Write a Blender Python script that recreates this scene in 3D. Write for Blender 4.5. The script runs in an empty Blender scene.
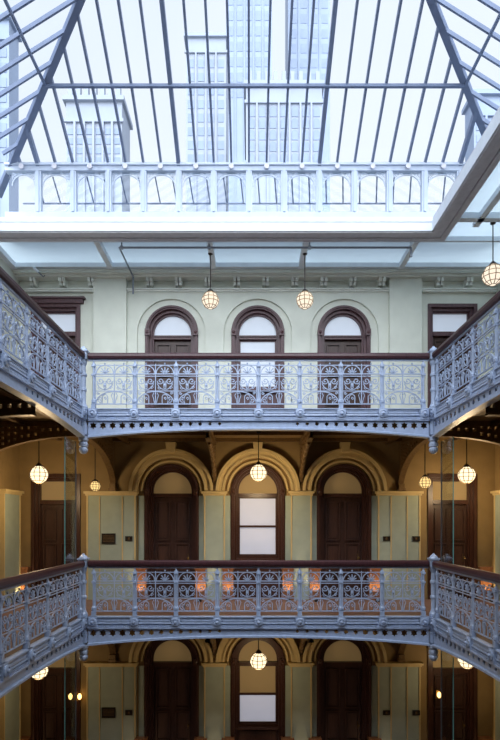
import bpy, math, random
from mathutils import Vector, Matrix
from mathutils.geometry import tessellate_polygon
random.seed(7)
PI = math.pi
C = bpy.context.scene.collection
sc = bpy.context.scene

# ------------------------------------------------------------------ camera, sky, light, exposure
H = 4.14                      # storey height; middle gallery floor is z = 0
CAMZ = 1.88
cam = bpy.data.cameras.new('camera'); cam_o = bpy.data.objects.new('camera', cam); C.objects.link(cam_o)
cam_o.location = (0, 0, CAMZ); cam_o.rotation_euler = (PI/2, 0, 0)
cam.sensor_fit = 'VERTICAL'; cam.sensor_height = 24; cam.lens = 525/740*24
cam.shift_y = 152/740; cam.shift_x = 0.0
cam.clip_start = .05; cam.clip_end = 600
sc.camera = cam_o

world = bpy.data.worlds.new('overcast_sky'); sc.world = world; world.use_nodes = True
nt = world.node_tree; nt.nodes.clear()
wo = nt.nodes.new('ShaderNodeOutputWorld'); bg = nt.nodes.new('ShaderNodeBackground')
tc = nt.nodes.new('ShaderNodeTexCoord'); nz = nt.nodes.new('ShaderNodeTexNoise'); rp = nt.nodes.new('ShaderNodeValToRGB')
nz.inputs['Scale'].default_value = 1.6; nz.inputs['Detail'].default_value = 4
rp.color_ramp.elements[0].color = (.70, .79, .93, 1); rp.color_ramp.elements[0].position = .3
rp.color_ramp.elements[1].color = (.83, .89, .98, 1); rp.color_ramp.elements[1].position = .65
nt.links.new(tc.outputs['Generated'], nz.inputs['Vector']); nt.links.new(nz.outputs['Fac'], rp.inputs['Fac'])
nt.links.new(rp.outputs['Color'], bg.inputs['Color']); nt.links.new(bg.outputs['Background'], wo.inputs['Surface'])
bg.inputs['Strength'].default_value = .93

sun = bpy.data.lights.new('overcast_daylight', 'SUN'); sun.energy = 5.6; sun.angle = math.radians(84); sun.color = (.86, .92, 1.0)
sun_o = bpy.data.objects.new('overcast_daylight', sun); C.objects.link(sun_o); sun_o.location = (0, 4, 30)
sun_o.rotation_euler = (math.radians(52), 0, 0)

vs = sc.view_settings
sc.display_settings.display_device = 'sRGB'
vs.view_transform = 'Standard'; vs.look = 'None'; vs.exposure = 0.3; vs.gamma = 1.0; vs.use_curve_mapping = False
sc.cycles.use_denoising = True
sc.cycles.max_bounces = 8; sc.cycles.transparent_max_bounces = 24; sc.cycles.sample_clamp_indirect = 4

# ------------------------------------------------------------------ materials
def srgb(r, g, b):
    f = lambda c: (c/255/12.92) if c/255 <= .04045 else ((c/255+.055)/1.055)**2.4
    return (f(r), f(g), f(b), 1)

def mat(name, col, rough=.6, metal=0., var=.12, scale=6., bump=.0, coord='Object', spec=.4):
    m = bpy.data.materials.new(name); m.use_nodes = True
    n = m.node_tree.nodes; l = m.node_tree.links; p = n['Principled BSDF']
    p.inputs['Roughness'].default_value = rough; p.inputs['Metallic'].default_value = metal
    p.inputs['Specular IOR Level'].default_value = spec
    t = n.new('ShaderNodeTexCoord'); q = n.new('ShaderNodeTexNoise'); r = n.new('ShaderNodeValToRGB')
    q.inputs['Scale'].default_value = scale; q.inputs['Detail'].default_value = 5
    c = Vector(col[:3])
    r.color_ramp.elements[0].position = .3; r.color_ramp.elements[1].position = .7
    r.color_ramp.elements[0].color = (*(c*(1-var)), 1); r.color_ramp.elements[1].color = (*[min(1, x) for x in c*(1+var)], 1)
    l.new(t.outputs[coord], q.inputs['Vector']); l.new(q.outputs['Fac'], r.inputs['Fac']); l.new(r.outputs['Color'], p.inputs['Base Color'])
    if bump:
        b = n.new('ShaderNodeBump'); b.inputs['Strength'].default_value = bump; b.inputs['Distance'].default_value = .01
        l.new(q.outputs['Fac'], b.inputs['Height']); l.new(b.outputs['Normal'], p.inputs['Normal'])
    return m

def wood(name, col, rough=.35):
    m = mat(name, col, rough)
    n = m.node_tree.nodes; l = m.node_tree.links
    q = [x for x in n if x.type == 'TEX_NOISE'][0]; t = [x for x in n if x.type == 'TEX_COORD'][0]
    mp = n.new('ShaderNodeMapping'); mp.inputs['Scale'].default_value = (6, 6, .8)
    l.new(t.outputs['Object'], mp.inputs['Vector']); l.new(mp.outputs['Vector'], q.inputs['Vector'])
    q.inputs['Distortion'].default_value = 1.2; q.inputs['Scale'].default_value = 5
    r = [x for x in n if x.type == 'VALTORGB'][0]; c = Vector(col[:3])
    r.color_ramp.elements[0].color = (*(c*.7), 1); r.color_ramp.elements[1].color = (*(c*1.25), 1)
    return m

def glass(name, tint=(.93, .96, 1), refl=.08, rough=.02):
    m = bpy.data.materials.new(name); m.use_nodes = True
    n = m.node_tree.nodes; l = m.node_tree.links; n.clear()
    o = n.new('ShaderNodeOutputMaterial'); tr = n.new('ShaderNodeBsdfTransparent'); g = n.new('ShaderNodeBsdfGlossy'); mx = n.new('ShaderNodeMixShader')
    fr = n.new('ShaderNodeLayerWeight'); fr.inputs['Blend'].default_value = .5
    pw = n.new('ShaderNodeMath'); pw.operation = 'POWER'; pw.inputs[1].default_value = 4.0; l.new(fr.outputs['Facing'], pw.inputs[0])
    ml = n.new('ShaderNodeMath'); ml.operation = 'MULTIPLY_ADD'; ml.inputs[1].default_value = .5; ml.inputs[2].default_value = refl
    tr.inputs['Color'].default_value = (*tint, 1); g.inputs['Roughness'].default_value = rough
    l.new(pw.outputs[0], ml.inputs[0]); l.new(ml.outputs[0], mx.inputs['Fac'])
    l.new(tr.outputs[0], mx.inputs[1]); l.new(g.outputs[0], mx.inputs[2]); l.new(mx.outputs[0], o.inputs['Surface'])
    return m

def frosted(name, col, trans=.6, emit=None, es=0.):
    m = bpy.data.materials.new(name); m.use_nodes = True
    n = m.node_tree.nodes; l = m.node_tree.links; n.clear()
    o = n.new('ShaderNodeOutputMaterial'); d = n.new('ShaderNodeBsdfDiffuse'); t = n.new('ShaderNodeBsdfTranslucent'); mx = n.new('ShaderNodeMixShader')
    q = n.new('ShaderNodeTexNoise'); q.inputs['Scale'].default_value = 2.0
    r = n.new('ShaderNodeValToRGB'); c = Vector(col[:3])
    r.color_ramp.elements[0].color = (*(c*.93), 1); r.color_ramp.elements[1].color = (*[min(1, x) for x in c*1.05], 1)
    tcn = n.new('ShaderNodeTexCoord'); l.new(tcn.outputs['Object'], q.inputs['Vector']); l.new(q.outputs['Fac'], r.inputs['Fac'])
    l.new(r.outputs['Color'], d.inputs['Color']); l.new(r.outputs['Color'], t.inputs['Color'])
    mx.inputs['Fac'].default_value = trans
    l.new(d.outputs[0], mx.inputs[1]); l.new(t.outputs[0], mx.inputs[2])
    last = mx
    if emit:
        e = n.new('ShaderNodeEmission'); e.inputs['Color'].default_value = emit; e.inputs['Strength'].default_value = es
        a = n.new('ShaderNodeAddShader'); l.new(mx.outputs[0], a.inputs[0]); l.new(e.outputs[0], a.inputs[1]); last = a
    l.new(last.outputs[0], o.inputs['Surface'])
    return m

def emis(name, col, s):
    m = bpy.data.materials.new(name); m.use_nodes = True
    n = m.node_tree.nodes; l = m.node_tree.links; n.clear()
    o = n.new('ShaderNodeOutputMaterial'); e = n.new('ShaderNodeEmission')
    e.inputs['Color'].default_value = col; e.inputs['Strength'].default_value = s; l.new(e.outputs[0], o.inputs['Surface'])
    return m

M = dict(
    iron=mat('blue_painted_iron', srgb(164, 179, 206), .38, 0, .10, 14, .1, spec=.6),
    clere=mat('white_clerestory_paint', srgb(186, 198, 216), .5, 0, .05, 5),
    skyiron=mat('grey_blue_steel', srgb(108, 122, 150), .5, 0, .08, 6),
    white=mat('white_painted_wood', srgb(222, 230, 238), .5, 0, .05, 5),
    curbunder=mat('grey_boarding', srgb(206, 206, 216), .55, 0, .08, 8),
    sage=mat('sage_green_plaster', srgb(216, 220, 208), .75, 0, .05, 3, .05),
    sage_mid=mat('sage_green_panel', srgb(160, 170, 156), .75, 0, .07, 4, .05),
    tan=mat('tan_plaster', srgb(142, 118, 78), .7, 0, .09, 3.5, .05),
    cream=mat('ochre_moulding', srgb(200, 178, 128), .55, 0, .06, 6),
    pale=mat('pale_green_moulding', srgb(226, 230, 222), .6, 0, .05, 5),
    mahog=wood('mahogany', srgb(68, 42, 33), .35),
    mahog_top=wood('greyer_mahogany', srgb(88, 62, 66), .4),  # paler, greyer mahogany for the top storey
    dark=wood('dark_walnut', srgb(66, 44, 37), .4),
    rail=wood('handrail_wood', srgb(70, 42, 46), .3),
    plinth=wood('red_oak', srgb(136, 92, 62), .3),
    bronze=mat('brown_iron', srgb(112, 88, 58), .4, .3, .25, 20, .2),
    soffit=mat('olive_soffit', srgb(128, 104, 66), .7, 0, .1, 4),
    floorm=mat('gallery_floor_stone', srgb(126, 98, 86), .5, 0, .15, 3),
    brass=mat('aged_brass', srgb(120, 96, 60), .35, .6, .1, 20),
    black=mat('dark_bronze_plate', srgb(48, 42, 38), .4, .3, .1, 20),
    pipe=mat('grey_pipe', srgb(120, 128, 140), .4, .3, .08, 10),
    stone=mat('hazed_pale_limestone', srgb(160, 167, 179), .8, 0, .06, .3),  # distant haze blended into the tower stone, curtain wall and pane colours
    blueglass=mat('hazed_blue_curtain_wall', srgb(146, 159, 180), .5, 0, .08, .2),
    winpane=mat('hazed_far_window_glass', srgb(132, 146, 170), .4, 0, .1, .5),
    ground=mat('street_paving', srgb(110, 112, 116), .8, 0, .1, .3),
    glaze=glass('skylight_glass', (.96, .98, 1.0), .012),
    screen=glass('screen_glass', (.93, .97, .95), .09, .01),
    edge=mat('green_glass_edge', srgb(110, 170, 165), .25, 0, .05, 8),
    ceilglass=frosted('frosted_ceiling_glass', srgb(196, 212, 219), .70),
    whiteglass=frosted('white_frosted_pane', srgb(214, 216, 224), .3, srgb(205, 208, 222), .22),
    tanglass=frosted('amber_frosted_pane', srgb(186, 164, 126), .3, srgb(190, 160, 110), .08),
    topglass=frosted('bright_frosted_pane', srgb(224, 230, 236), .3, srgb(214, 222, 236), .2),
    lamp=emis('lantern_glass', srgb(255, 230, 184), 1.5),
    lamptop=emis('lantern_glass_pale', srgb(255, 236, 214), .95),
    lamprefl=emis('lantern_reflection_glow', srgb(255, 214, 140), 1.1),
    bulb=emis('reflection_bulb_glow', srgb(255, 196, 110), 4.0),
)

# ------------------------------------------------------------------ mesh builder
class MB:
    def __init__(s): s.v = []; s.f = []; s.mi = []; s.cur = 0
    def face(s, idx): s.f.append(tuple(idx)); s.mi.append(s.cur)
    def box(s, x0, x1, y0, y1, z0, z1):
        b = len(s.v)
        s.v += [(x, y, z) for z in (z0, z1) for y in (y0, y1) for x in (x0, x1)]
        for q in ((0,2,3,1), (4,5,7,6), (0,1,5,4), (2,6,7,3), (0,4,6,2), (1,3,7,5)): s.face([b+i for i in q])
        return s
    def prism(s, outer, holes=(), d0=0., d1=.1, ax='xz', skip=None):
        """polygon in a plane, extruded along the third axis"""
        loops = [outer] + list(holes)
        def P(a, b, d):
            return (a, d, b) if ax == 'xz' else ((d, a, b) if ax == 'yz' else (a, b, d))
        flat = [p for lp in loops for p in lp]; n = len(flat); b = len(s.v)
        tris = tessellate_polygon([[Vector((p[0], p[1], 0)) for p in lp] for lp in loops])
        s.v += [P(p[0], p[1], d0) for p in flat] + [P(p[0], p[1], d1) for p in flat]
        for t in tris:
            s.face([b+i for i in t]); s.face([b+n+i for i in reversed(t)])
        k = 0
        for li, lp in enumerate(loops):
            m = len(lp)
            for i in range(m):
                j = (i+1) % m
                if skip and li == 0 and skip(lp[i], lp[j]): continue
                s.face([b+k+i, b+k+j, b+n+k+j, b+n+k+i])
            k += m
        return s
    def tube(s, pts, r, n=4, closed=False, rads=None):
        pts = [Vector(p) for p in pts]; m = len(pts)
        if m < 2: return s
        b = len(s.v); up = None
        for i, p in enumerate(pts):
            a = pts[i-1] if i > 0 else (pts[-1] if closed else p); c = pts[(i+1) % m] if (i < m-1 or closed) else p
            t = (c-a)
            if t.length < 1e-9: t = Vector((0, 0, 1))
            t.normalize()
            if up is None:
                up = Vector((0, 1, 0)) if abs(t.y) < .9 else Vector((1, 0, 0))
            s1 = t.cross(up)
            if s1.length < 1e-4: s1 = t.cross(Vector((1, 0, .3)))
            s1.normalize(); s2 = s1.cross(t); up = s2
            rr = rads[i] if rads else r
            for k in range(n):
                an = 2*PI*(k+.5)/n
                s.v.append(tuple(p + s1*math.cos(an)*rr + s2*math.sin(an)*rr))
        for i in range(m if closed else m-1):
            i2 = (i+1) % m
            for k in range(n):
                k2 = (k+1) % n
                s.face([b+i*n+k, b+i2*n+k, b+i2*n+k2, b+i*n+k2])
        if not closed:
            s.face([b+k for k in range(n)]); s.face([b+(m-1)*n+k for k in reversed(range(n))])
        return s
    def lathe(s, prof, cx=0, cy=0, cz=0, n=12, axis='z'):
        b = len(s.v); m = len(prof)
        for (r, h) in prof:
            for k in range(n):
                a = 2*PI*k/n; c, q = r*math.cos(a), r*math.sin(a)
                s.v.append((cx+c, cy+q, cz+h) if axis == 'z' else ((cx+c, cy+h, cz+q) if axis == 'y' else (cx+h, cy+c, cz+q)))
        for i in range(m-1):
            for k in range(n):
                k2 = (k+1) % n; s.face([b+i*n+k, b+i*n+k2, b+(i+1)*n+k2, b+(i+1)*n+k])
        s.face([b+k for k in reversed(range(n))]); s.face([b+(m-1)*n+k for k in range(n)])
        return s
    def build(s, name, m, parent=None, loc=None, smooth=False):
        me = bpy.data.meshes.new(name); me.from_pydata(s.v, [], s.f); me.update()
        ms = m if isinstance(m, (list, tuple)) else [m]
        for x in ms: me.materials.append(M[x] if isinstance(x, str) else x)
        for p, i in zip(me.polygons, s.mi):
            p.material_index = i
            if smooth: p.use_smooth = True
        import bmesh
        bm = bmesh.new(); bm.from_mesh(me); bmesh.ops.recalc_face_normals(bm, faces=bm.faces); bm.to_mesh(me); bm.free()
        o = bpy.data.objects.new(name, me); C.objects.link(o)
        if parent: o.parent = parent
        if loc: o.location = loc
        return o

def tag(o, label=None, cat=None, group=None, kind=None):
    if label: o['label'] = label
    if cat: o['category'] = cat
    if group: o['group'] = group
    if kind: o['kind'] = kind
    return o
def empty(name, loc=(0, 0, 0), rz=0., **k):
    o = bpy.data.objects.new(name, None); C.objects.link(o); o.location = loc; o.rotation_euler = (0, 0, rz); o.empty_display_size = .1
    return tag(o, **k)
KIDS = {}
def copy_tree(o, parent=None):
    c = o.copy(); C.objects.link(c); c.parent = parent
    for ch in list(o.children): copy_tree(ch, c)
    return c
def arc(cx, cz, r, a0, a1, n, rz=None):
    rz = rz or r
    return [(cx + r*math.cos(a0+(a1-a0)*i/n), cz + rz*math.sin(a0+(a1-a0)*i/n)) for i in range(n+1)]
def arch_poly(cx, r, z0, zs, n=28):          # door-shaped outline: legs and a round head
    return [(cx-r, z0)] + arc(cx, zs, r, PI, 0, n) + [(cx+r, z0)]
def spiral(cx, cz, R, a0, turns, r1=.25, n=18, sgn=1):
    return [(cx + R*(1-(1-r1)*i/n)*math.cos(a0+sgn*2*PI*turns*i/n), cz + R*(1-(1-r1)*i/n)*math.sin(a0+sgn*2*PI*turns*i/n)) for i in range(n+1)]

# ------------------------------------------------------------------ key positions
YR, YW = 10.5, 12.8                   # rail plane, back wall face
XL, XR = -3.33, 3.67                  # left and right newels
WL, WR = -5.62, 5.97                  # side walls
ZC = CAMZ + 5.98                      # ceiling
XM = .19                              # middle bay
BAY = 2.1
DOORS = (XM-BAY, XM, XM+BAY)
DS = (-4.73, 4.93)                    # end doors
SPRING = 2.635; AR = .66
TSPR = 2.37; TR = .645

# ------------------------------------------------------------------ back wall
mb = MB()
x0, x1 = WL-.35, WR+.35
def side_hole(cx, zf, h): return [(cx-.60, zf), (cx-.60, zf+h), (cx+.60, zf+h), (cx+.60, zf)]
def wall_level(zf, ztop, top):
    r, sp = (TR, TSPR) if top else (AR, SPRING)
    xs = [x0, DS[0]-.9, DS[0]+.9] + [XM-BAY*1.5+BAY*i for i in range(4)] + [DS[1]-.9, DS[1]+.9, x1]
    sk = lambda a, b: abs(a[0]-b[0]) < 1e-6 and any(abs(a[0]-q) < 1e-6 for q in xs)
    for i in range(len(xs)-1):
        a, b = xs[i], xs[i+1]; c = (a+b)/2
        hole = None
        for d in DOORS:
            if a < d < b: hole = arch_poly(d, r, zf, zf+sp)
        for d in DS:
            if a < d < b: hole = side_hole(d, zf, 3.05)
        zsplit = zf+2.55
        outer = [(a, zf), (a, ztop), (b, ztop), (b, zf)]
        if hole:
            outer = [(a, zf)] + [(a, ztop), (b, ztop), (b, zf)] + list(reversed(hole))
        if top:
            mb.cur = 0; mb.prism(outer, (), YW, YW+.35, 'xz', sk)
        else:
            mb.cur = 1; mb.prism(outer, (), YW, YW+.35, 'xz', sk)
for lv, zf in ((1, H), (0, 0.), (-1, -H)):
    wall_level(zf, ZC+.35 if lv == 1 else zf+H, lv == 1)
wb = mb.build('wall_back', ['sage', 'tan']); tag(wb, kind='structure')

# mouldings, pilasters and cornice of the back wall
def back_trim(zf, lv):
    global tn
    if lv < 1:
        t = MB(); s = MB(); cr = MB()
        pil = [(XM-.5*BAY, .25), (XM+.5*BAY, .25)]
        zc = zf+2.52
        for (px, hw) in pil: s.box(px-hw, px+hw, YW-.09, YW, zf, zc)
        for (a, b) in ((-3.95, -2.77), (3.10, 4.12)):
            s.box(a, b, YW-.09, YW, zf, zc)
            cr.box(a+.30, a+.325, YW-.115, YW-.09, zf+.2, zc-.02); 
            cr.box(b-.33, b-.305, YW-.115, YW-.09, zf+.2, zc-.02)
        for (a, b) in [(p-h, p+h) for p, h in pil] + [(-3.95, -2.77), (3.10, 4.12)]:
            cr.box(a-.03, b+.03, YW-.13, YW, zc, zc+.045)
            cr.box(a-.06, b+.06, YW-.17, YW, zc+.045, zc+.10)
            cr.box(a-.005, a+.03, YW-.11, YW-.09, zf, zc); cr.box(b-.03, b+.005, YW-.11, YW-.09, zf, zc)
        for d in DOORS:
            for (ro, ri, dy) in ((1.02, .95, .15), (.95, .86, .10), (.86, .81, .13), (.745, .70, .05)):
                z = zf+SPRING
                cr.prism(arc(d, z, ro, 0, PI, 32) + arc(d, z, ri, PI, 0, 32), (), YW-dy, YW)
            cr.prism([(d-.09, zf+SPRING+.93), (d+.09, zf+SPRING+.93), (d+.12, zf+SPRING+1.16), (d-.12, zf+SPRING+1.16)], (), YW-.22, YW)
            # plain reveals beside the frame
            for sg in (-1, 1):
                s.box(min(d+sg*.67, d+sg*.8), max(d+sg*.67, d+sg*.8), YW-.02, YW, zf, zc)
        o = s.build('trim_%d' % (2*(1-lv)), 'sage_mid'); tag(o, kind='structure')
        o = cr.build('trim_%d' % (2*(1-lv)+1), 'cream'); tag(o, kind='structure')
    else:
        p = MB()
        # raised wall skin with round-headed recesses
        a, b = -2.98, 3.36
        xs = [a] + [XM-BAY*.5, XM+BAY*.5] + [b]
        for i in range(3):
            h = arch_poly(DOORS[i], .83, zf, zf+TSPR-.04)
            p.prism([(xs[i], zf), (xs[i], ZC-.36), (xs[i+1], ZC-.36), (xs[i+1], zf)] + list(reversed(h)), (), YW-.06, YW, 'xz',
                    lambda q, w: abs(q[0]-w[0]) < 1e-6 and any(abs(q[0]-g) < 1e-6 for g in xs[1:3]))
        p.box(-3.77, -2.98, YW-.17, YW, zf, ZC-.08)
        p.box(3.36, 4.14, YW-.17, YW, zf, ZC-.08)
        o = p.build('trim_1', 'sage'); tag(o, kind='structure')
        c = MB()
        c.box(WL, WR, YW-.34, YW, ZC-.06, ZC); c.box(WL, WR, YW-.26, YW, ZC-.11, ZC-.06); 
        c.box(WL, WR, YW-.13, YW, ZC-.36, ZC-.33); c.box(WL, WR, YW-.10, YW, ZC-.40, ZC-.36)
        x = -5.3
        while x < WR-.1:
            if not (-3.85 < x < -2.9 or 3.3 < x < 4.2):
                for dx in (0, .09): 
                    c.box(x+dx, x+dx+.065, YW-.22, YW, ZC-.20, ZC-.11); c.box(x+dx, x+dx+.065, YW-.16, YW, ZC-.28, ZC-.20)
            x += .70
        c.tube([(WL, YW-.40, ZC-.03), (WR, YW-.40, ZC-.03)], .022, 6)
        o = c.build('trim_6', 'pale'); tag(o, kind='structure')
for lv, zf in ((1, H), (0, 0.), (-1, -H)): back_trim(zf, lv)

# ------------------------------------------------------------------ side walls
for nm, xw, sg in (('wall_left', WL, 1), ('wall_right', WR, -1)):
    w = MB(); a, b = (xw-.35, xw) if sg > 0 else (xw, xw+.35)
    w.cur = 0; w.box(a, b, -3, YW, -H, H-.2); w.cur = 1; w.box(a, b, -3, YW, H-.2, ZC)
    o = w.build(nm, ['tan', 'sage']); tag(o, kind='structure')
    w = MB()
    for zf in (0., -H):
        y = YW-.02
        for k in range(5):
            yc = 12.20 if k == 0 else 11.53-k*BAY; hy = .42 if k == 0 else .28
            w.cur = 3; w.box(min(xw, xw+sg*.09), max(xw, xw+sg*.09), yc-hy, yc+hy, zf, zf+2.52)
            w.cur = 2
            w.box(min(xw, xw+sg*.17), max(xw, xw+sg*.17), yc-hy-.06, yc+hy+.06, zf+2.565, zf+2.62)
            w.box(min(xw, xw+sg*.13), max(xw, xw+sg*.13), yc-hy-.03, yc+hy+.03, zf+2.52, zf+2.565)
            w.box(min(xw, xw+sg*.11), max(xw, xw+sg*.11), yc-hy-.006, yc-hy+.03, zf, zf+2.52); w.box(min(xw, xw+sg*.11), max(xw, xw+sg*.11), yc+hy-.03, yc+hy+.006, zf, zf+2.52)
    o = w.build('trim_%d' % (10 if sg > 0 else 11), ['tan', 'sage', 'cream', 'sage_mid']); tag(o, kind='structure')
w = MB(); w.box(WL-.35, WR+.35, -3.35, -3, -H, ZC); tag(w.build('wall_front', 'sage'), kind='structure')
w = MB(); w.box(WL-.35, WR+.35, -3.35, YW+.35, -H-.3, -H); tag(w.build('floor', 'floorm'), kind='structure')

# gallery floors with soffits, one slab per storey
for i, zf in enumerate((H, 0.)):
    s = MB()
    pl = [(WL, 1.6), (XL-.06, 1.6), (XL-.06, YR+.06), (XR+.06, YR+.06), (XR+.06, 1.6), (WR, 1.6), (WR, YW), (WL, YW)]
    s.cur = 0; s.prism(pl, (), zf-.09, zf, 'xy')
    s.cur = 1; s.prism(pl, (), zf-.25, zf-.09, 'xy')
    s.cur = 2
    # longitudinal mouldings and cross beams under the soffit
    for y in (YR+.25, YR+1.2, YW-.2): s.box(XL-.06, XR+.06, y-.05, y+.05, zf-.33, zf-.25)
    for xb in (XL-1.2, WL+.22, XR+1.2, WR-.22, XL-.35, XR+.35): s.box(xb-.05, xb+.05, 1.6, YW-.3, zf-.33, zf-.25)
    for k in range(-1, 3):
        xb = XM-BAY*.5+BAY*k
        if XL < xb < XR: s.box(xb-.05, xb+.05, YR+.06, YW, zf-.36, zf-.25)
    for k in range(5):
        yb = YR-.02-k*BAY
        s.box(WL, XL-.06, yb-.05, yb+.05, zf-.36, zf-.25); s.box(XR+.06, WR, yb-.05, yb+.05, zf-.36, zf-.25)
    o = s.build('floor_upper_gallery' if zf > 0 else 'floor_middle_gallery', ['floorm', 'soffit', 'bronze']); tag(o, kind='structure')

# the viewer's own gallery at the near end, and the ceiling over it
for nm, za, zb in (('floor_near_gallery', -.25, 0.), ('floor_near_upper_gallery', H-.25, H), ('ceiling_near', ZC, ZC+.2)):
    s = MB(); s.box(WL, WR, -3, 1.6, za, zb); o = s.build(nm, 'soffit'); tag(o, kind='structure')
# ------------------------------------------------------------------ ceiling: frosted glazed strip round the light well
CB0, CB1 = 10.81, 11.17; CX0, CX1 = 3.77, 4.13
ce = empty('ceiling', (0, YW, ZC), kind='structure')
p = MB(); p.v = [(WL, CB1-YW, .10), (WR, CB1-YW, .10), (WR, 0, .10), (WL, 0, .10), (CX1, 2-YW, .10), (WR, 2-YW, .10), (CX1, CB1-YW, .10)]; p.face((0, 6, 1, 2, 3)); p.face((4, 5, 1, 6)); p.build('frosted_glazing', 'ceilglass', ce)
for px in (-3.28, -.86, 1.20, 3.55, -5.55):
    b = MB(); b.box(px-.06, px+.06, CB1-YW, -.30, -.02, .10); b.build('ceiling_beam', 'white', ce)
b = MB(); b.box(WL, WR, -.50, -.38, .0, .10); b.box(WL, WR, CB1-YW, CB1-YW+.05, .0, .10); b.build('edge_beam', 'white', ce)
b = MB(); b.box(4.50, 4.62, 2-YW, CB1-YW-.55, -.02, .10); b.box(5.3, 5.36, 2-YW, CB1-YW-.6, .02, .10); b.build('ceiling_beam', 'white', ce)
b = MB(); b.box(CX1, WR, 10.30-YW, 10.44-YW, -.02, .10); b.build('ceiling_beam', 'white', ce)

# curb round the opening: grey boarded underside, white inner face
cu = empty('trim_8', (0, CB0, ZC), kind='structure')
ly = 2-CB0
def lshape(a, b, z): # mitred run of boarding along the back and the right side
    u = MB(); u.prism([(WL, a), (CX0+a, a), (CX0+a, ly), (CX0+b, ly), (CX0+b, b), (WL, b)], (), z, .3, 'xy'); return u.build('curb_underside', 'curbunder', cu)
lshape(0, .10, -.02); lshape(.115, .23, 0); lshape(.245, .36, -.012); lshape(.10, .115, .03); lshape(.23, .245, .03)
f = MB(); f.box(WL, CX0, -.03, 0, -.0, .23); f.box(CX0-.03, CX0, 2-CB0, 0, -.0, .23); f.box(WL, CX0-.03, -.045, -.03, .18, .23); f.build('curb_inner_face', 'white', cu)
f = MB(); f.box(WL+.0, -5.25, 2-CB0, 0, 0, .3); f.build('curb_side', 'white', cu)

# ------------------------------------------------------------------ skylight
EY, EZ, EX0, EX1 = 11.3, CAMZ+7.66, -5.15, 5.35
PT = .63; SP = .377; PX0 = -1.53
sk = empty('skylight', (0, EY, ZC), label='large hipped glass skylight on steel rafters over the atrium', cat='skylight', kind='structure')
def S(x, y, z): return (x, y-EY, z-ZC)
TM = 4.6
def bar(a, b, w, h, name, m='skyiron'):
    a, b = Vector(a), Vector(b); t = (b-a).normalized(); side = t.cross(Vector((0, 0, 1))).normalized(); up = side.cross(t).normalized()
    mm = MB(); bs = len(mm.v)
    for p in (a, b):
        for (i, j) in ((-1, -1), (1, -1), (1, 1), (-1, 1)): mm.v.append(tuple(p+side*i*w/2+up*(j*h/2)))
    for q in ((0,1,2,3), (7,6,5,4), (0,4,5,1), (1,5,6,2), (2,6,7,3), (3,7,4,0)): mm.face(q)
    return mm.build(name, m, sk)
YF = 5.6
for k in range(-9, 19):
    x = PX0+SP*k
    if x < EX0+.1 or x > EX1-.1: continue
    t = min(TM, x-EX0, EX1-x)
    thick = k in (0, 8, -8, 16)
    bar(S(x, EY, EZ), S(x, EY-t, EZ+PT*t), .075 if thick else .042, .13 if thick else .09, 'main_rafter' if thick else 'rafter')
y = EY-SP
i = 0
while y > YF:
    i += 1
    t = min(TM, EY-y)
    bar(S(EX0, y, EZ), S(EX0+t, y, EZ+PT*t), .038, .07, 'rafter'); bar(S(EX1, y, EZ), S(EX1-t, y, EZ+PT*t), .038, .07, 'rafter')
    y -= SP
for sgx, ex in ((1, EX0), (-1, EX1)):
    bar(S(ex-sgx*.5, EY+.5, EZ-PT*.5), S(ex+sgx*TM, EY-TM, EZ+PT*TM), .12, .13, 'hip_rafter')
pt = 1.223; zp = EZ+PT*pt-.06
bar(S(EX0+pt, EY-pt, zp), S(EX1-pt, EY-pt, zp), .055, .055, 'purlin')
bar(S(EX0+pt, EY-pt, zp), S(EX0+pt, YF, zp), .045, .045, 'purlin'); bar(S(EX1-pt, EY-pt, zp), S(EX1-pt, YF, zp), .045, .045, 'purlin')
g = MB(); up = .06
g.v = [S(EX0, EY, EZ+up), S(EX1, EY, EZ+up), S(EX1-TM, EY-TM, EZ+PT*TM+up), S(EX0+TM, EY-TM, EZ+PT*TM+up)]; g.face((0, 1, 2, 3)); g.build('roof_glazing', 'glaze', sk)
for sgx, ex in ((1, EX0), (-1, EX1)):
    g = MB(); g.v = [S(ex, EY, EZ+up), S(ex, YF, EZ+up), S(ex+sgx*TM, YF, EZ+PT*TM+up), S(ex+sgx*TM, EY-TM, EZ+PT*TM+up)]; g.face((0, 1, 2, 3)); g.build('roof_glazing', 'glaze', sk)
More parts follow.
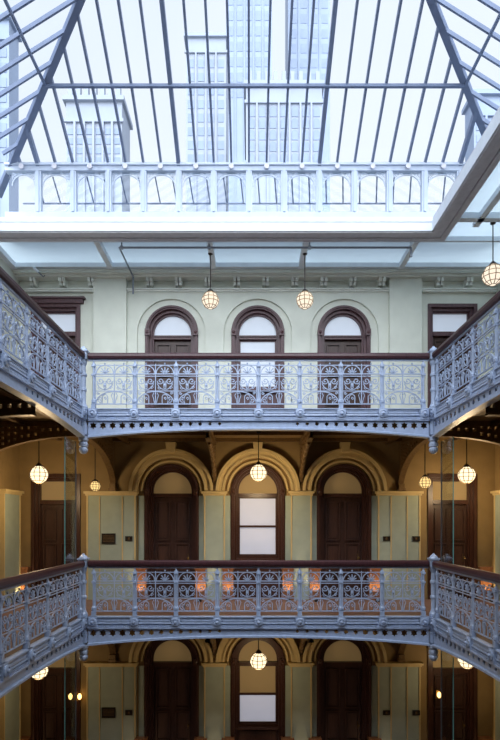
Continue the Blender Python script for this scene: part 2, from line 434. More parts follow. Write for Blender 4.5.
# clerestory under the eave
zs0, zs1 = CAMZ+6.65, CAMZ+7.53
b = MB(); b.box(EX0-.1, EX1+.1, -.05, .09, -.02+.25, zs0-ZC); b.build('clerestory_sill', 'clere', sk)
b = MB(); b.box(EX0-.1, EX1+.1, -.06, .08, zs1-ZC, zs1-ZC+.12); b.box(EX0-.1, EX1+.1, -.10, .08, zs1-ZC+.10, zs1-ZC+.15); b.build('eave_rail', 'clere', sk)
posts = [PX0+.754*k for k in range(-4, 9)]
for x in posts:
    b = MB(); b.box(x-.065, x+.065, -.05, .05, zs0-ZC, zs1-ZC); b.box(x-.025, x+.025, -.075, -.05, zs0-ZC, zs1-ZC); b.build('clerestory_post', 'clere', sk)
allp = [EX0-.05] + posts + [EX1+.05]
for a, bx in zip(allp[:-1], allp[1:]):
    a2, b2 = a+.065, bx-.065; c = (a2+b2)/2; hw = (b2-a2)/2
    if hw < .15: continue
    b = MB(); zt = zs1-ZC; zb = zt-.30
    for sg in (-1, 1):      # pierced corner spandrels
        pts = [(c+sg*hw, zt)] + [(c+sg*(hw-.02)*math.cos(q), zb+.24*math.sin(q)) for q in [PI/2*i/8 for i in range(9)]][::-1]
        ar = [(x_, 0., z_) for x_, z_ in pts[1:]]
        b.tube(ar, .014, 4)
        b.tube([(c+sg*(hw-.02), 0, zt-.02), (c+sg*(hw-.13), 0, zt-.12)], .010, 4)
        for (ox, oz, rr) in ((.05, .05, .035), (.13, .04, .028), (.05, .13, .028), (.20, .03, .02)):
            b.tube([(c+sg*(hw-ox)+rr*math.cos(q), 0, zt-oz+rr*math.sin(q)) for q in [2*PI*i/10 for i in range(10)]], .008, 4, True)
    b.build('pierced_spandrel', 'clere', sk)
    for fx in (.0,):
        b = MB(); b.lathe([(0.03, -.02), (.055, -.02), (.055, .0), (.03, .012)], c, -.11, zs1-ZC+.05, 10, 'y'); b.build('rosette', 'curbunder', sk)
b = MB(); b.box(EX0-.05, EX1+.05, .02, .03, zs0-ZC, zs1-ZC); b.build('clerestory_glazing', 'glaze', sk)
# outer gutter posts seen through the clerestory glass
b = MB()
for x in [PX0+SP*(k+.5) for k in range(-9, 18)]: b.tube([(x, .30, zs1-ZC+.1), (x+.06, .62, zs1-ZC-.30)], .02, 4)
b.tube([(EX0, .62, zs1-ZC-.30), (EX1, .62, zs1-ZC-.30)], .018, 4)
b.build('gutter_bracket', 'skyiron', sk)

# ------------------------------------------------------------------ arched doors and windows
def frame_parts(root, r, sp, wm, z0=0.):
    f = MB()
    f.prism(arch_poly(0, r, z0, sp) + list(reversed(arch_poly(0, r-.085, z0, sp))), (), -.03, .16)
    f.prism(arch_poly(0, r-.02, z0, sp) + list(reversed(arch_poly(0, r-.055, z0, sp))), (), -.055, -.03)
    f.prism(arch_poly(0, r-.085, z0, sp) + list(reversed(arch_poly(0, r-.15, z0, sp))), (), .06, .22)
    f.prism(arch_poly(0, r-.15, z0, sp) + list(reversed(arch_poly(0, r-.19, z0, sp))), (), .13, .30)
    f.build('wooden_frame', wm, root)
    for sg in (-1, 1):
        b = MB(); b.box(sg*(r-.06)-.06, sg*(r-.06)+.06, -.075, 0, sp-.10, sp+.06); b.lathe([(.03, 0), (.04, -.01), (.02, -.022), (.008, -.03)], sg*(r-.06), -.075, sp-.02, 10, 'y'); b.build('corner_block', wm, root)
    i = r-.19
    t = MB(); t.box(-i, i, .10, .26, sp-.14, sp-.06); t.box(-i, i, .07, .10, sp-.085, sp-.055); t.build('transom_bar', wm, root)
    return i
def leaf(root, i, ztop, dm, cols=2, yb=.20):
    d = MB(); d.box(-i, i, yb, yb+.05, 0, ztop)
    rows = [(.12, .55), (.62, 1.35), (1.42, ztop-.10)]
    if ztop < 1.9: rows = rows[:2]
    for (za, zb) in rows:
        for c in range(cols):
            w = 2*i/cols; a = -i+w*c+.06; b = -i+w*(c+1)-.06
            d.prism([(a, za), (b, za), (b, zb), (a, zb)], [[(a+.025, za+.025), (a+.025, zb-.025), (b-.025, zb-.025), (b-.025, za+.025)]], yb-.04, yb)
            d.box(a+.06, b-.06, yb-.012, yb, za+.06, zb-.06)
    o = d.build('door_leaf', dm, root)
    k = MB(); k.lathe([(.012, 0), (.012, -.03), (.028, -.04), (.028, -.06), (.01, -.07)], i*.82, yb, 1.0, 10, 'y'); k.box(i*.82-.02, i*.82+.02, yb-.005, yb, .9, 1.1); k.build('door_knob', 'brass', o)
    return o
def half_disc(root, i, sp, m, y=.20):
    g = MB(); g.prism([(-i, sp-.06)] + arc(0, sp, i, PI, 0, 24) + [(i, sp-.06)], (), y, y+.015); return g.build('fanlight', m, root)
def plinths(root, xs, dx=.72, glow=True, lvl=0):
    for sg in xs:
        p = MB(); c = sg*dx
        p.box(c-.13, c+.13, -.16, 0, .0, .74); p.box(c-.155, c+.155, -.19, 0, .74, .80); p.box(c-.15, c+.15, -.18, 0, 0, .12); p.box(c-.08, c+.08, -.172, -.16, .2, .66)
        o = p.build('wooden_plinth', 'plinth', root)
        u = MB(); u.lathe([(.05, 0), (.05, .07), (.04, .075)], c, -.42, 0.0, 10); u.build('uplight', 'black', o)
        l = bpy.data.lights.new('uplight_lamp', 'SPOT'); l.energy = UP[lvl]; l.color = (1., .70, .38); l.shadow_soft_size = .03; l.spot_size = math.radians(75); l.spot_blend = .8
        lo = bpy.data.objects.new('uplight_lamp', l); C.objects.link(lo); lo.parent = o; lo.location = (c, -.42, .10); lo.rotation_euler = (PI-.57, 0, 0)
UP = {0: 16., -1: 6.}
def arched_door(name, lvl, bay):
    zf = lvl*H; top = lvl == 1
    root = empty(name, (DOORS[bay], YW, zf), kind='structure')
    r, sp = (TR, TSPR) if top else (AR, SPRING)
    i = frame_parts(root, r, sp, 'mahog_top' if top else 'mahog')
    half_disc(root, i, sp, 'topglass' if top else 'tanglass')
    leaf(root, i, sp-.14, 'dark')
    if not top: plinths(root, (-1, 1), lvl=lvl)
    return root
def arched_window(name, lvl):
    zf = lvl*H; top = lvl == 1
    root = empty(name, (DOORS[1], YW, zf), kind='structure')
    r, sp = (TR, TSPR) if top else (AR, SPRING)
    wm = 'mahog_top' if top else 'mahog'
    i = frame_parts(root, r, sp, wm)
    half_disc(root, i, sp, 'topglass' if top else 'tanglass')
    zsill = 1.05
    s = MB(); s.box(-i, i, .12, .26, zsill-.07, zsill); s.box(-i-.05, i+.05, .0, .2, zsill-.10, zsill-.06); s.build('window_sill', wm, root)
    mid = (zsill+sp-.14)/2+.0
    s = MB()
    s.box(-i, -i+.03, .17, .23, zsill, sp-.14); s.box(i-.03, i, .17, .23, zsill, sp-.14)
    if not top: s.box(-i, i, .16, .23, mid-.025, mid+.025)
    s.box(-i, i, .17, .23, zsill, zsill+.035); s.box(-i, i, .17, .23, sp-.175, sp-.14); s.build('sash', wm, root)
    for n_, (a, b) in enumerate(((zsill, mid), (mid, sp-.14))):
        g = MB(); g.box(-i+.02, i-.02, .20, .215, a+.01, b-.01); g.build('pane', 'topglass' if top else ('whiteglass' if (lvl == 0 or n_ == 0) else 'tanglass'), root)
    w = MB(); w.box(-i, i, .16, .26, 0, zsill-.07); w.box(-i+.08, i-.08, .14, .16, .12, zsill-.18); w.build('dado_panel', wm, root)
    if not top: plinths(root, (-1, 1), lvl=lvl)
n = 1
for lvl in (1, 0, -1):
    arched_door('door_%d' % n, lvl, 0); arched_door('door_%d' % (n+1), lvl, 2); n += 2
    arched_window('window_%d' % (2-lvl), lvl)
# rectangular doors at the gallery ends
def end_door(name, lvl, x, hood=True):
    root = empty(name, (x, YW, lvl*H), kind='structure'); top = lvl == 1
    wm = 'mahog_top' if top else 'mahog'
    f = MB(); i, h = .43, 3.05
    for (o_, n_, ya, yb) in ((.60, .52, -.04, .16), (.52, .46, .04, .22), (.46, .43, .12, .30)):
        ho, hn = h-(.60-o_), h-(.60-n_)
        f.prism([(-o_, 0), (-o_, ho), (o_, ho), (o_, 0), (n_, 0), (n_, hn), (-n_, hn), (-n_, 0)], (), ya, yb)
    if hood: f.box(-.68, .68, -.09, 0, h, h+.10); f.box(-.73, .73, -.13, 0, h+.10, h+.14)
    f.build('wooden_frame', wm, root)
    tz = 2.42
    t = MB(); t.box(-.43, .43, .10, .26, tz-.10, tz); t.build('transom_bar', wm, root)
    g = MB(); g.box(-.43, .43, .20, .215, tz, h-.17); g.build('transom_light', 'topglass' if top else 'tanglass', root)
    leaf(root, .43, tz-.10, 'dark')
    if not top: plinths(root, (-1,) if x < 0 else (1,), .76, lvl=lvl)
for lvl in (1, 0, -1):
    for x in DS:
        end_door('door_%d' % n, lvl, x, lvl == 1 and x < 0); n += 1

# ------------------------------------------------------------------ balustrade (cast iron), one built and copied
PS = .824
def make_panel():
    p = MB(); hw = PS/2-.035; r = .0085
    T = lambda pts, rr=r, cl=False: p.tube([(x, 0, z) for x, z in pts], rr*1.22, 4, cl)
    for z, rr in ((.10, .012), (.36, .009), (.655, .009), (.70, .012), (.875, .009)): T([(-hw, z), (hw, z)], rr)
    for x in (-hw, 0, hw): T([(x, .10), (x, .90)], .010)
    for c in (-hw/2, hw/2):
        w = hw/2-.012
        T(arc(c, .70, w, PI, 0, 14, .175), .010)
        for a in (-60, -32, 0, 32, 60):        # palmette
            q = math.radians(90+a); L = .115 if abs(a) < 40 else .085
            T([(c, .71), (c+L*.55*math.cos(q)*1.1, .71+L*.6*math.sin(q)), (c+L*math.cos(q)*1.15, .71+L*math.sin(q)*1.1)], .011)
        p.lathe([(.003, -.02), (.016, -.008), (.018, .008), (.003, .024)], c, 0, .905, 6)
        for sg in (-1, 1):                     # mid scrolls
            T(spiral(c+sg*.088, .56, .068, PI/2+sg*PI/2+PI, 1.35, .18, 20, sgn=-sg), .0095)
            T([(c, .375), (c+sg*.02, .43), (c+sg*.02, .49), (c+sg*.02, .56)], .009)
            T([(c, .385), (c+sg*.06, .40), (c+sg*.115, .44), (c+sg*.155, .51)], .009)
            T(spiral(c+sg*.115, .425, .034, 0, 1.0, .3, 10, sgn=sg), .007)
        p.lathe([(.004, -.03), (.022, 0), (.004, .05)], c, 0, .47, 6)
        # lower loops
        T([(c-.055, .10)] + arc(c, .235, .055, PI, 0, 8) + [(c+.055, .10)], .009)
        T(spiral(c, .215, .03, -PI/2, 1.0, .3, 10), .008)
    T(arc(0, .115, hw-.01, PI, 0, 24, .235), .011)
    for sg in (-1, 1):
        T(spiral(sg*.29, .175, .058, PI/2, 1.4, .2, 18, sgn=sg), .009)
        T(spiral(sg*.325, .315, .03, 0, 1.2, .25, 12, sgn=sg), .008)
        T([(sg*.02, .12), (sg*.035, .2), (sg*.06, .27), (sg*.03, .33)], .008)
    p.lathe([(.004, -.02), (.02, 0), (.004, .02)], 0, 0, .30, 6)
    return p
def lower_z(u, L=PS*4+.12):                    # underside of the arched fascia
    q = min(1, abs(u)/L); return -.385-.165*q**2.2
def star(cx, cz, r):
    return [(cx+(r if k % 2 == 0 else r*.60)*math.cos(PI/2+k*PI/6), cz+(r if k % 2 == 0 else r*.60)*math.sin(PI/2+k*PI/6)) for k in range(12)]
def make_balustrade(root):
    L = PS*4+.10
    h = MB()
    prof = [(-.055, 1.00), (-.07, 1.04), (-.065, 1.085), (-.03, 1.115), (.03, 1.115), (.065, 1.085), (.07, 1.04), (.055, 1.00), (.03, .985), (-.03, .985)]
    h.prism(prof, (), -L, L, 'yz'); h.build('handrail', 'rail', root)
    b = MB(); b.box(-L, L, -.014, .014, .955, .985); b.build('rail_support', 'iron', root)
    p0 = make_panel().build('scrollwork_panel', 'iron', root, ((-3.5)*PS, 0, 0))
    for k in range(1, 8):
        c = p0.copy(); C.objects.link(c); c.parent = root; c.location = ((k-3.5)*PS, 0, 0)
    q = MB()
    q.box(-.04, .04, -.04, .04, .0, .10)
    q.lathe([(.030, .10), (.045, .13), (.045, .17), (.028, .20), (.022, .24), (.022, .60), (.030, .66), (.030, .70), (.022, .72), (.022, .82), (.04, .86), (.03, .90), (.018, .93), (.018, .985)], 0, 0, 0, 8)
    for z in (.15, .68, .86): q.box(-.036, .036, -.036, .036, z-.02, z+.02)
    p0 = q.build('baluster_post', 'iron', root, (-4*PS, 0, 0))
    rb = MB()
    rb.box(-.085, .085, -.085, -.03, -.225, .0)
    rb.lathe([(.085, -.0), (.085, -.02), (.06, -.03), (.055, -.015), (.03, -.02), (.03, -.045), (.01, -.055)], 0, -.085, -.105, 12, 'y')
    r0 = rb.build('rosette_block', 'iron', p0)
    for k in range(-3, 5):
        c = p0.copy(); C.objects.link(c); c.parent = root; c.location = (k*PS, 0, 0)
        d = r0.copy(); C.objects.link(d); d.parent = c
    f = MB()
    f.box(-L, L, -.07, .05, -.02, .0); f.box(-L, L, -.05, .05, -.05, -.02)
    f.box(-L, L, -.03, .05, -.19, -.05); f.box(-L, L, -.075, .05, -.245, -.215); f.box(-L, L, -.05, .05, -.215, -.19)
    f.tube([(-L, -.04, -.075), (L, -.04, -.075)], .014, 5); 
    f.tube([(-L, -.045, -.135), (L, -.045, -.135)], .020, 5)
    x = -L
    while x < L:
        f.box(x, x+.022, -.066, -.05, -.205, -.172); x += .044
    for k in range(8):
        c = (k-3.5)*PS; f.box(c-.29, c+.29, -.052, -.03, -.115, -.06); f.box(c-.27, c+.27, -.06, -.05, -.10, -.075)
    f.build('frieze', 'iron', root)
    a = MB(); seg = .19; ns = int(2*L/seg); seg = 2*L/ns
    for i in range(ns):
        u0 = -L+seg*i; u1 = u0+seg; uc = (u0+u1)/2
        out = [(u0, -.245), (u1, -.245), (u1, lower_z(u1)), (uc, lower_z(uc)), (u0, lower_z(u0))]
        hgt = -.245-lower_z(uc)-.045; rr = min(.078, hgt*.42)
        holes = [star(uc, -.245-.010-rr*1.05, rr)] if rr > .042 else []
        a.prism(out, holes, -.03, .0, 'xz', lambda p_, q_: abs(p_[0]-q_[0]) < 1e-6)
    a.build('pierced_fascia', 'iron', root)
    g = MB(); N = 48
    for i in range(N):
        u0 = -L+2*L*i/N; u1 = u0+2*L/N; z0, z1 = lower_z(u0), lower_z(u1); b = len(g.v)
        for (u, z) in ((u0, z0), (u1, z1)):
            g.v += [(u, -.075, z-.035), (u, .08, z-.035), (u, .08, z), (u, -.05, z+.012), (u, -.075, z)]
        for k in range(5):
            k2 = (k+1) % 5; g.face([b+k, b+5+k, b+5+k2, b+k2])
    g.build('arched_flange', 'iron', root)
bal = empty('balustrade', ((XL+XR)/2, YR, H), label='upper pale blue iron balustrade across the back, in front of the top arches', cat='balustrade', group='cast iron gallery balustrades')
make_balustrade(bal)
YM = YR-(PS*4+.21)
for (loc, rz, lab) in (((XL, YM, H), PI/2, 'upper iron balustrade sloping in along the left gallery, level with the top arches'),
                       ((XR, YM, H), -PI/2, 'upper iron balustrade along the right gallery, below the hanging lantern'),
                       (((XL+XR)/2, YR, 0), 0, 'lower darker blue iron balustrade across the back, in front of the middle arches'),
                       ((XL, YM, 0), PI/2, 'lower iron balustrade along the left gallery, level with the middle doors'),
                       ((XR, YM, 0), -PI/2, 'lower iron balustrade along the right gallery, level with the middle doors')):
    c = copy_tree(bal); c.location = loc; c.rotation_euler = (0, 0, rz); c['label'] = lab

# ------------------------------------------------------------------ newel posts
def make_newel(root):
    s = MB()
    s.lathe([(.075, -.60), (.075, -.02), (.085, 0), (.085, .05), (.06, .09), (.05, .14), (.05, .34), (.065, .36), (.065, .40), (.05, .42), (.05, .64), (.068, .66), (.068, .70), (.05, .72), (.045, .86), (.07, .92), (.075, .99)], 0, 0, 0, 14)
    s.build('shaft', 'iron', root, smooth=False)
    c = MB(); c.box(-.085, .085, -.085, .085, .98, 1.13); c.prism([(-.10, -.10), (.10, -.10), (.10, .10), (-.10, .10)], (), 1.13, 1.16, 'xy')
    c.lathe([(.09, 1.16), (.07, 1.20), (.03, 1.23), (.02, 1.25)], 0, 0, 0, 8); c.build('cap', 'iron', root)
    d = MB(); d.lathe([(.02, -.90), (.055, -.885), (.085, -.84), (.09, -.80), (.07, -.77), (.09, -.75), (.095, -.70), (.075, -.66), (.10, -.63), (.10, -.58), (.08, -.56)], 0, 0, 0, 14)
    d.build('pendant_drop', 'iron', root)
    for z in (-.12, -.42):
        r = MB(); r.box(-.09, .09, -.09, .09, z-.1, z+.1); r.build('square_block', 'iron', root)
nw = empty('newel_post', (XL, YR, H), label='upper iron newel post at the left corner of the back balustrade', cat='newel post', group='iron newel posts')
make_newel(nw)
for loc, lab in (((XR, YR, H), 'upper iron newel post at the right corner of the back balustrade'),
                 ((XL, YR, 0), 'lower iron newel post at the left corner, in front of the dark end door'),
                 ((XR, YR, 0), 'lower iron newel post at the right corner, beside the glass screen')):
    c = copy_tree(nw); c.location = loc; c['label'] = lab

# ------------------------------------------------------------------ iron brackets under the galleries
def make_bracket(root, span, th, corner):
    """quarter-arch plate: local x runs from the rail (0) to the wall (span), z = 0 at the gallery floor"""
    zt, zr, zw = -.255, -.56, -1.49
    curve = [(span*math.sin(q), zr-(zr-zw)*(1-math.cos(q))) for q in [PI/2*i/44 for i in range(45)]]
    b = MB()
    segs = 22
    X = lambda i: curve[i]
    for k in range(segs):
        i0, i1, i2 = 2*k, 2*k+1, 2*k+2
        a, m_, c = X(i0), X(i1), X(i2)
        if c[0]-a[0] < .02: continue
        h = zt-m_[1]; w = c[0]-a[0]
        hole = []
        rr = min(w*.36, h*.25)
        if rr > .018:
            nz_ = max(1, int((h-.10)/(rr*2.6)))
            for j in range(nz_):
                cz = zt-.05-(h-.10)*(j+.5)/nz_; 
                hole.append([(m_[0]+rr*.9*math.cos(t_)*(1 if i % 2 else .62), cz+rr*.9*math.sin(t_)*(1 if i % 2 else .6)) for i, t_ in enumerate([2*PI*i/8 for i in range(8)])])
        if not corner and h > .5: hole = hole
        b.prism([(a[0], zt), (c[0], zt), c, m_, a], hole, -th*.25, th*.25, 'xz', lambda p_, q_: abs(p_[0]-q_[0]) < 1e-6)
    b.build('pierced_plate', 'bronze', root)
    f = MB()
    curve = curve[::2]
    for i in range(22):
        (xa, za), (xb, zb) = curve[i], curve[i+1]
        nx, nz_ = -(zb-za), (xb-xa); ln = math.hypot(nx, nz_); nx, nz_ = nx/ln*.035, nz_/ln*.035
        s = len(f.v)
        for (x, z) in ((xa, za), (xb, zb)):
            f.v += [(x, -th/2, z), (x, th/2, z), (x+nx, th/2, z+nz_), (x+nx, -th/2, z+nz_)]
        for k in range(4):
            k2 = (k+1) % 4; f.face([s+k, s+4+k, s+4+k2, s+k2])
    f.build('arch_flange', 'bronze', root)
    e = MB(); e.box(span-.13, span, -th*.6, th*.6, zw-.02, zw+.05); e.box(span-.10, span, -th*.5, th*.5, zw+.05, zw+.16); e.build('corbel', 'bronze', root)
    if not corner:
        s = MB()
        cc = curve[3:21]
        s.tube([(x, 0, z-.02) for x, z in cc], .04, 6, rads=[.055 if i % 2 else .03 for i in range(len(cc))])
        s.tube([(x-.02, 0, z+.16) for x, z in curve[8:20]], .035, 6); s.tube([(x, 0, z) for x, z in spiral(span-.22, -.72, .15, 0, 1.5, .2, 22)], .03, 6)
        s.tube([(x, 0, z) for x, z in spiral(span-.55, -.50, .11, 0, 1.5, .2, 22)], .025, 6)
        s.build('scroll_ornament', 'bronze', root)
LV = {1: 'below the upper gallery', 0: 'below the middle gallery'}
for lvl in (1, 0):
    z = lvl*H
    span = YW-YR-.12
    for x, corner, w_ in ((XL, True, 'left corner newel'), (XM-.5*BAY, False, 'left of the arched window'), (XM+.5*BAY, False, 'right of the arched window'), (XR, True, 'right corner newel')):
        r = empty('arched_bracket', (x, YR+.11, z), PI/2, label='brown iron bracket %s, %s' % (LV[lvl], ('behind the '+w_) if corner else w_), cat='bracket', group='gallery brackets')
        make_bracket(r, span, .14 if corner else .11, corner)
    for k in range(4):
        y = YR-.02-k*BAY
        ws = ('', ', second from back', ', third from back', ', nearest the viewer')[k]
        a = empty('arched_bracket', (XL-.11, y, z), PI, label='pierced iron arch spanning the left gallery %s%s' % (LV[lvl], ws or ', at the newel'), cat='bracket', group='gallery brackets')
        make_bracket(a, XL-.115-WL, .14, True)
        a = empty('arched_bracket', (XR+.11, y, z), 0, label='pierced iron arch spanning the right gallery %s%s' % (LV[lvl], ws or ', at the newel'), cat='bracket', group='gallery brackets')
        make_bracket(a, WR-XR-.115, .14, True)

# ------------------------------------------------------------------ lanterns
def make_lamp(root, rod, globe_m, R=.185):
    g = MB(); n = 10
    prof = [(R*.30, -R*.98), (R*.72, -R*.72), (R, -R*.22), (R, R*.22), (R*.72, R*.72), (R*.34, R*.98)]
    g.lathe(prof, 0, 0, 0, n); g.build('glass_globe', globe_m, root)
    c = MB()
    for k in range(n):
        a = 2*PI*k/n
        c.tube([(r*1.01*math.cos(a), r*1.01*math.sin(a), h) for r, h in prof], .0075, 4)
    for (r, h) in prof: c.tube([(r*1.01*math.cos(2*PI*k/n), r*1.01*math.sin(2*PI*k/n), h) for k in range(n)], .0075, 4, True)
    c.build('cage', 'brass', root)
    q = MB(); q.lathe([(.07, R*.96), (.075, R*1.05), (.045, R*1.25), (.015, R*1.4)], 0, 0, 0, 10); q.build('cap', 'black', root)
    s = MB(); s.tube([(0, 0, R*1.3), (0, 0, rod-.03)], .011, 6); s.lathe([(.015, rod-.05), (.05, rod-.03), (.055, rod)], 0, 0, 0, 10); s.build('rod', 'black', root)
def lamp(x, y, z, ztop, lab, gm='lamp', R=.185):
    t = empty('pendant_lantern', (x, y, z), .16, label=lab, cat='lantern', group='globe lanterns'); make_lamp(t, ztop-z, gm, R)
    if gm == 'lamp':          # the lantern's own light
        l = bpy.data.lights.new('lantern_light', 'POINT'); l.energy = LANT*(.36 if z < 0 else 1); l.color = (1., .74, .42); l.shadow_soft_size = .2
        lo = bpy.data.objects.new('lantern_light', l); C.objects.link(lo); lo.parent = t; lo.location = (0, 0, -R-.16)
    return t
LANT = 50.
Zt = CAMZ+4.93
lamp(XM-1.07, 11.67, Zt, ZC, 'white globe lantern hanging left of the top middle arch', 'lamptop')
lamp(XM+1.03, 11.67, Zt, ZC, 'white globe lantern hanging right of the top middle arch', 'lamptop')
lamp(4.85, 10.48, Zt, ZC, 'white globe lantern hanging above the upper right balustrade', 'lamptop', .2)
for lvl, nm in ((0, 'middle'), (-1, 'lowest')):
    zt = (lvl+1)*H-.25
    lamp(XM, 11.67, lvl*H+CAMZ+1.09-(.04 if lvl else 0), zt-.0, 'glowing globe lantern in front of the %s arched window' % nm)
    lamp(-4.47, 11.12, lvl*H+CAMZ+1.0, zt, 'glowing globe lantern in the left gallery before the %s end door' % nm)
    lamp(4.85, 11.75, lvl*H+CAMZ+1.05, zt, 'glowing globe lantern in the right gallery before the %s end door' % nm)
lamp(-3.54, 12.0, CAMZ+.82, H-.25, 'small dim globe standing in for a lantern reflection in the left glass screen', 'lamprefl', .115)  # small globes added in place of lantern reflections in the glass
lamp(4.0, 12.0, CAMZ+.90, H-.25, 'small dim globe standing in for a lantern reflection in the right glass screen', 'lamprefl', .135)
# bulb fittings added in place of lamp reflections at the lowest storey
def standin_sconce(x, z, arms, lab):
    t = empty('reflection_sconce', (x, YW-.04, z), label=lab, cat='reflection stand-in', group='reflection stand-ins')
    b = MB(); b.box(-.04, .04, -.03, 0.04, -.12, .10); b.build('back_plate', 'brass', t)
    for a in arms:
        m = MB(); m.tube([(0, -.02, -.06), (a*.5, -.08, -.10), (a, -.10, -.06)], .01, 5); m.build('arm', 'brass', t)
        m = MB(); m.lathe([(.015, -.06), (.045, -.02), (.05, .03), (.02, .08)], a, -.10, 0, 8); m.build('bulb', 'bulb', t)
standin_sconce(-4.22, -2.34, (-.11, .11), 'twin bulb fitting standing in for lamp reflections beside the lowest left end door')
standin_sconce(4.56, -2.30, (0,), 'single bulb fitting standing in for a lamp reflection beside the lowest right end door')

# ------------------------------------------------------------------ glass screens behind the side balustrades
for lvl, nm in ((0, 'middle'), (-1, 'lowest')):
    z0, z1 = lvl*H+.005, (lvl+1)*H-.66
    for sx, x, sg in (('left', XL-.135, -1), ('right', XR+.135, 1)):
        t = empty('glass_screen', (x, YR-.05, z0), label='tall clear glass screen with a green edge behind the %s newel, %s storey' % (sx, nm), cat='glass screen', group='gallery glass screens')
        h = z1-z0
        g = MB(); g.box(-.008, .008, -.62, -.02, 0, h); g.build('pane', 'screen', t)
        e = MB(); e.box(-.008, .008, -.628, -.62, 0, h); e.build('polished_edge', 'edge', t)
        g = MB(); g.box(-.010, .010, -.02, -.008, 0, h); g.build('corner_strip', 'pipe', t)

# ------------------------------------------------------------------ plates and vents on the back wall
def plate(x, y_px, w, h, name, lab, cat, slats=0):
    z = CAMZ+(522-y_px)/41
    t = empty(name, (x, YW-.09, z), label=lab, cat=cat)
    b = MB(); b.prism([(-w/2, -h/2), (w/2, -h/2), (w/2, h/2), (-w/2, h/2)], [[(-w/2+.03, -h/2+.03), (-w/2+.03, h/2-.03), (w/2-.03, h/2-.03), (w/2-.03, -h/2+.03)]], -.03, 0); b.box(-w/2+.03, w/2-.03, -.012, 0, -h/2+.03, h/2-.03)
    b.build('frame', 'black', t)
    s = MB()
    for k in range(slats):
        zz = -h/2+.04+(h-.08)*(k+.5)/slats; s.box(-w/2+.03, w/2-.03, -.025, -.012, zz-.006, zz+.006)
    if slats: s.build('slat', 'bronze', t)
    else:
        s.box(-.02, .02, -.035, -.012, -.03, .03); s.build('switch', 'bronze', t)
for yv, nm in ((538.5, 'middle'), (711, 'lowest')):
    plate(-3.42, yv, .33, .25, 'wall_vent', 'dark louvred vent on the left pilaster of the %s storey' % nm, 'vent', 5)
    plate(-2.93, yv, .17, .12, 'wall_plate', 'small dark plate beside the vent on the %s storey' % nm, 'wall plate')
    plate(3.30, yv, .17, .11, 'wall_plate', 'small dark plate nearest the right arched door on the %s storey' % nm, 'wall plate')
    plate(4.02, yv, .18, .12, 'wall_plate', 'small dark plate nearest the right end door on the %s storey' % nm, 'wall plate')

# ------------------------------------------------------------------ sprinkler pipe under the ceiling
t = empty('sprinkler_pipe', (-2.8, 11.25, ZC-.10), label='thin grey sprinkler pipe running under the glazed ceiling to the back wall', cat='pipe')
m = MB(); m.tube([(0, 0, 0), (6.25, 0, 0)], .022, 6); m.build('main_run', 'pipe', t)
m = MB(); m.tube([(0, 0, 0), (.0, 1.32, 0), (.0, 1.32, -.42)], .02, 6); m.build('drop_pipe', 'pipe', t)
m = MB(); m.tube([(6.25, 0, 0), (6.25, 0, -.16)], .022, 6); m.lathe([(.03, -.2), (.03, -.16)], 6.25, 0, 0, 8); m.build('sprinkler_head', 'pipe', t)
for x in (.05, 1.92, 4.08):
    m = MB(); m.tube([(x, 0, 0), (x, 0, .12)], .014, 5); m.box(x-.03, x+.03, -.03, .03, -.03, .03); m.build('hanger', 'pipe', t)
t = empty('wall_spotlight', (-4.90, YW-.34, ZC-.16), label='small grey spotlight fixed under the cornice at top left', cat='spotlight')
m = MB(); m.tube([(0, .06, .06), (0, 0, .0), (-.08, -.12, .06)], .015, 6); m.build('arm', 'pipe', t)
m = MB(); m.tube([(-.08, -.12, .06), (-.16, -.20, .12)], .035, 8); m.build('lamp_head', 'white', t)

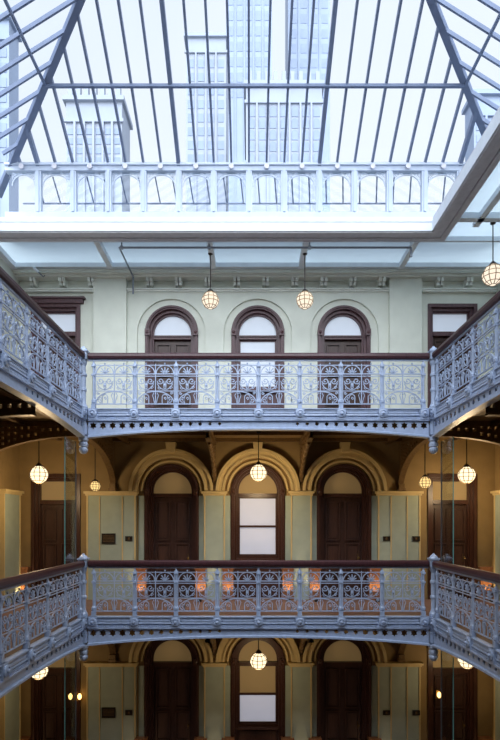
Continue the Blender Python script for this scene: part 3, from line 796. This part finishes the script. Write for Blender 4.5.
# ------------------------------------------------------------------ the street and towers beyond the glass
w = MB(); w.box(-160, 160, 16, 240, -14.3, -14); tag(w.build('ground', 'ground'), kind='structure')
def tower(pxa, pxb, ytop, D, depth, m, lab, cols, rows, ybot, win='winpane', crown=None, gothic=False):
    k = D/525; xa, xb = (pxa-250)*k, (pxb-250)*k; zt = CAMZ+(522-ytop)*k; zb = CAMZ+(522-ybot)*k
    t = empty('tower', ((xa+xb)/2, D, -14), label=lab, cat='building', group='towers beyond the skylight'); hw = (xb-xa)/2; hh = zt+14
    b = MB(); b.box(-hw, hw, 0, depth, 0, hh); b.build('wall', m, t)
    c = MB(); c.box(-hw-.3, hw+.3, -.4, depth+.3, hh, hh+.5); c.box(-hw-.2, hw+.2, -.25, .0, hh-2.4, hh-2.0)
    if crown:
        for q in range(crown):
            x = -hw+2*hw*(q+.5)/crown; c.box(x-.25, x+.25, 0, .6, hh+.5, hh+2.0)
    c.build('cornice', m, t)
    for i in range(cols):
        w0 = 2*hw/cols
        if i: 
            p = MB(); x = -hw+w0*i; p.box(x-.12, x+.12, -.35, 0, 0, hh-2.4); p.build('pier', m, t)
    zz = zb+14; dz = (hh-2.8-zz)/rows
    for i in range(cols):
        for j in range(rows):
            x = -hw+w0*(i+.5); z = zz+dz*(j+.15); ww = w0*.30
            p = MB()
            if gothic: p.prism(arch_poly(x, ww, z, z+dz*.6, 8), (), -.06, 0)
            else: p.box(x-ww, x+ww, -.06, 0, z, z+dz*.62)
            p.build('window', win, t)
tower(226, 272, -160, 110, 12, 'blueglass', 'tall blue glass tower seen through the middle of the skylight', 5, 16, 100)
tower(246, 322, 86, 70, 14, 'stone', 'pale gothic stone building low behind the middle of the skylight', 7, 5, 165, gothic=True, crown=9)
tower(288, 330, -120, 125, 10, 'blueglass', 'narrow pale blue tower right of the gothic building', 4, 14, 100)
tower(186, 226, 38, 80, 10, 'stone', 'pale slender tower left of the blue glass tower', 4, 8, 165)
tower(66, 122, 102, 60, 4, 'stone', 'broad pale building low at the left of the skylight', 6, 4, 165, crown=7)
tower(474, 530, 96, 60, 2.5, 'blueglass', 'bluish building behind the right skylight slope', 5, 8, 215)
tower(-25, 9, 20, 60, 2.5, 'blueglass', 'bluish building behind the left skylight slope', 3, 8, 165)
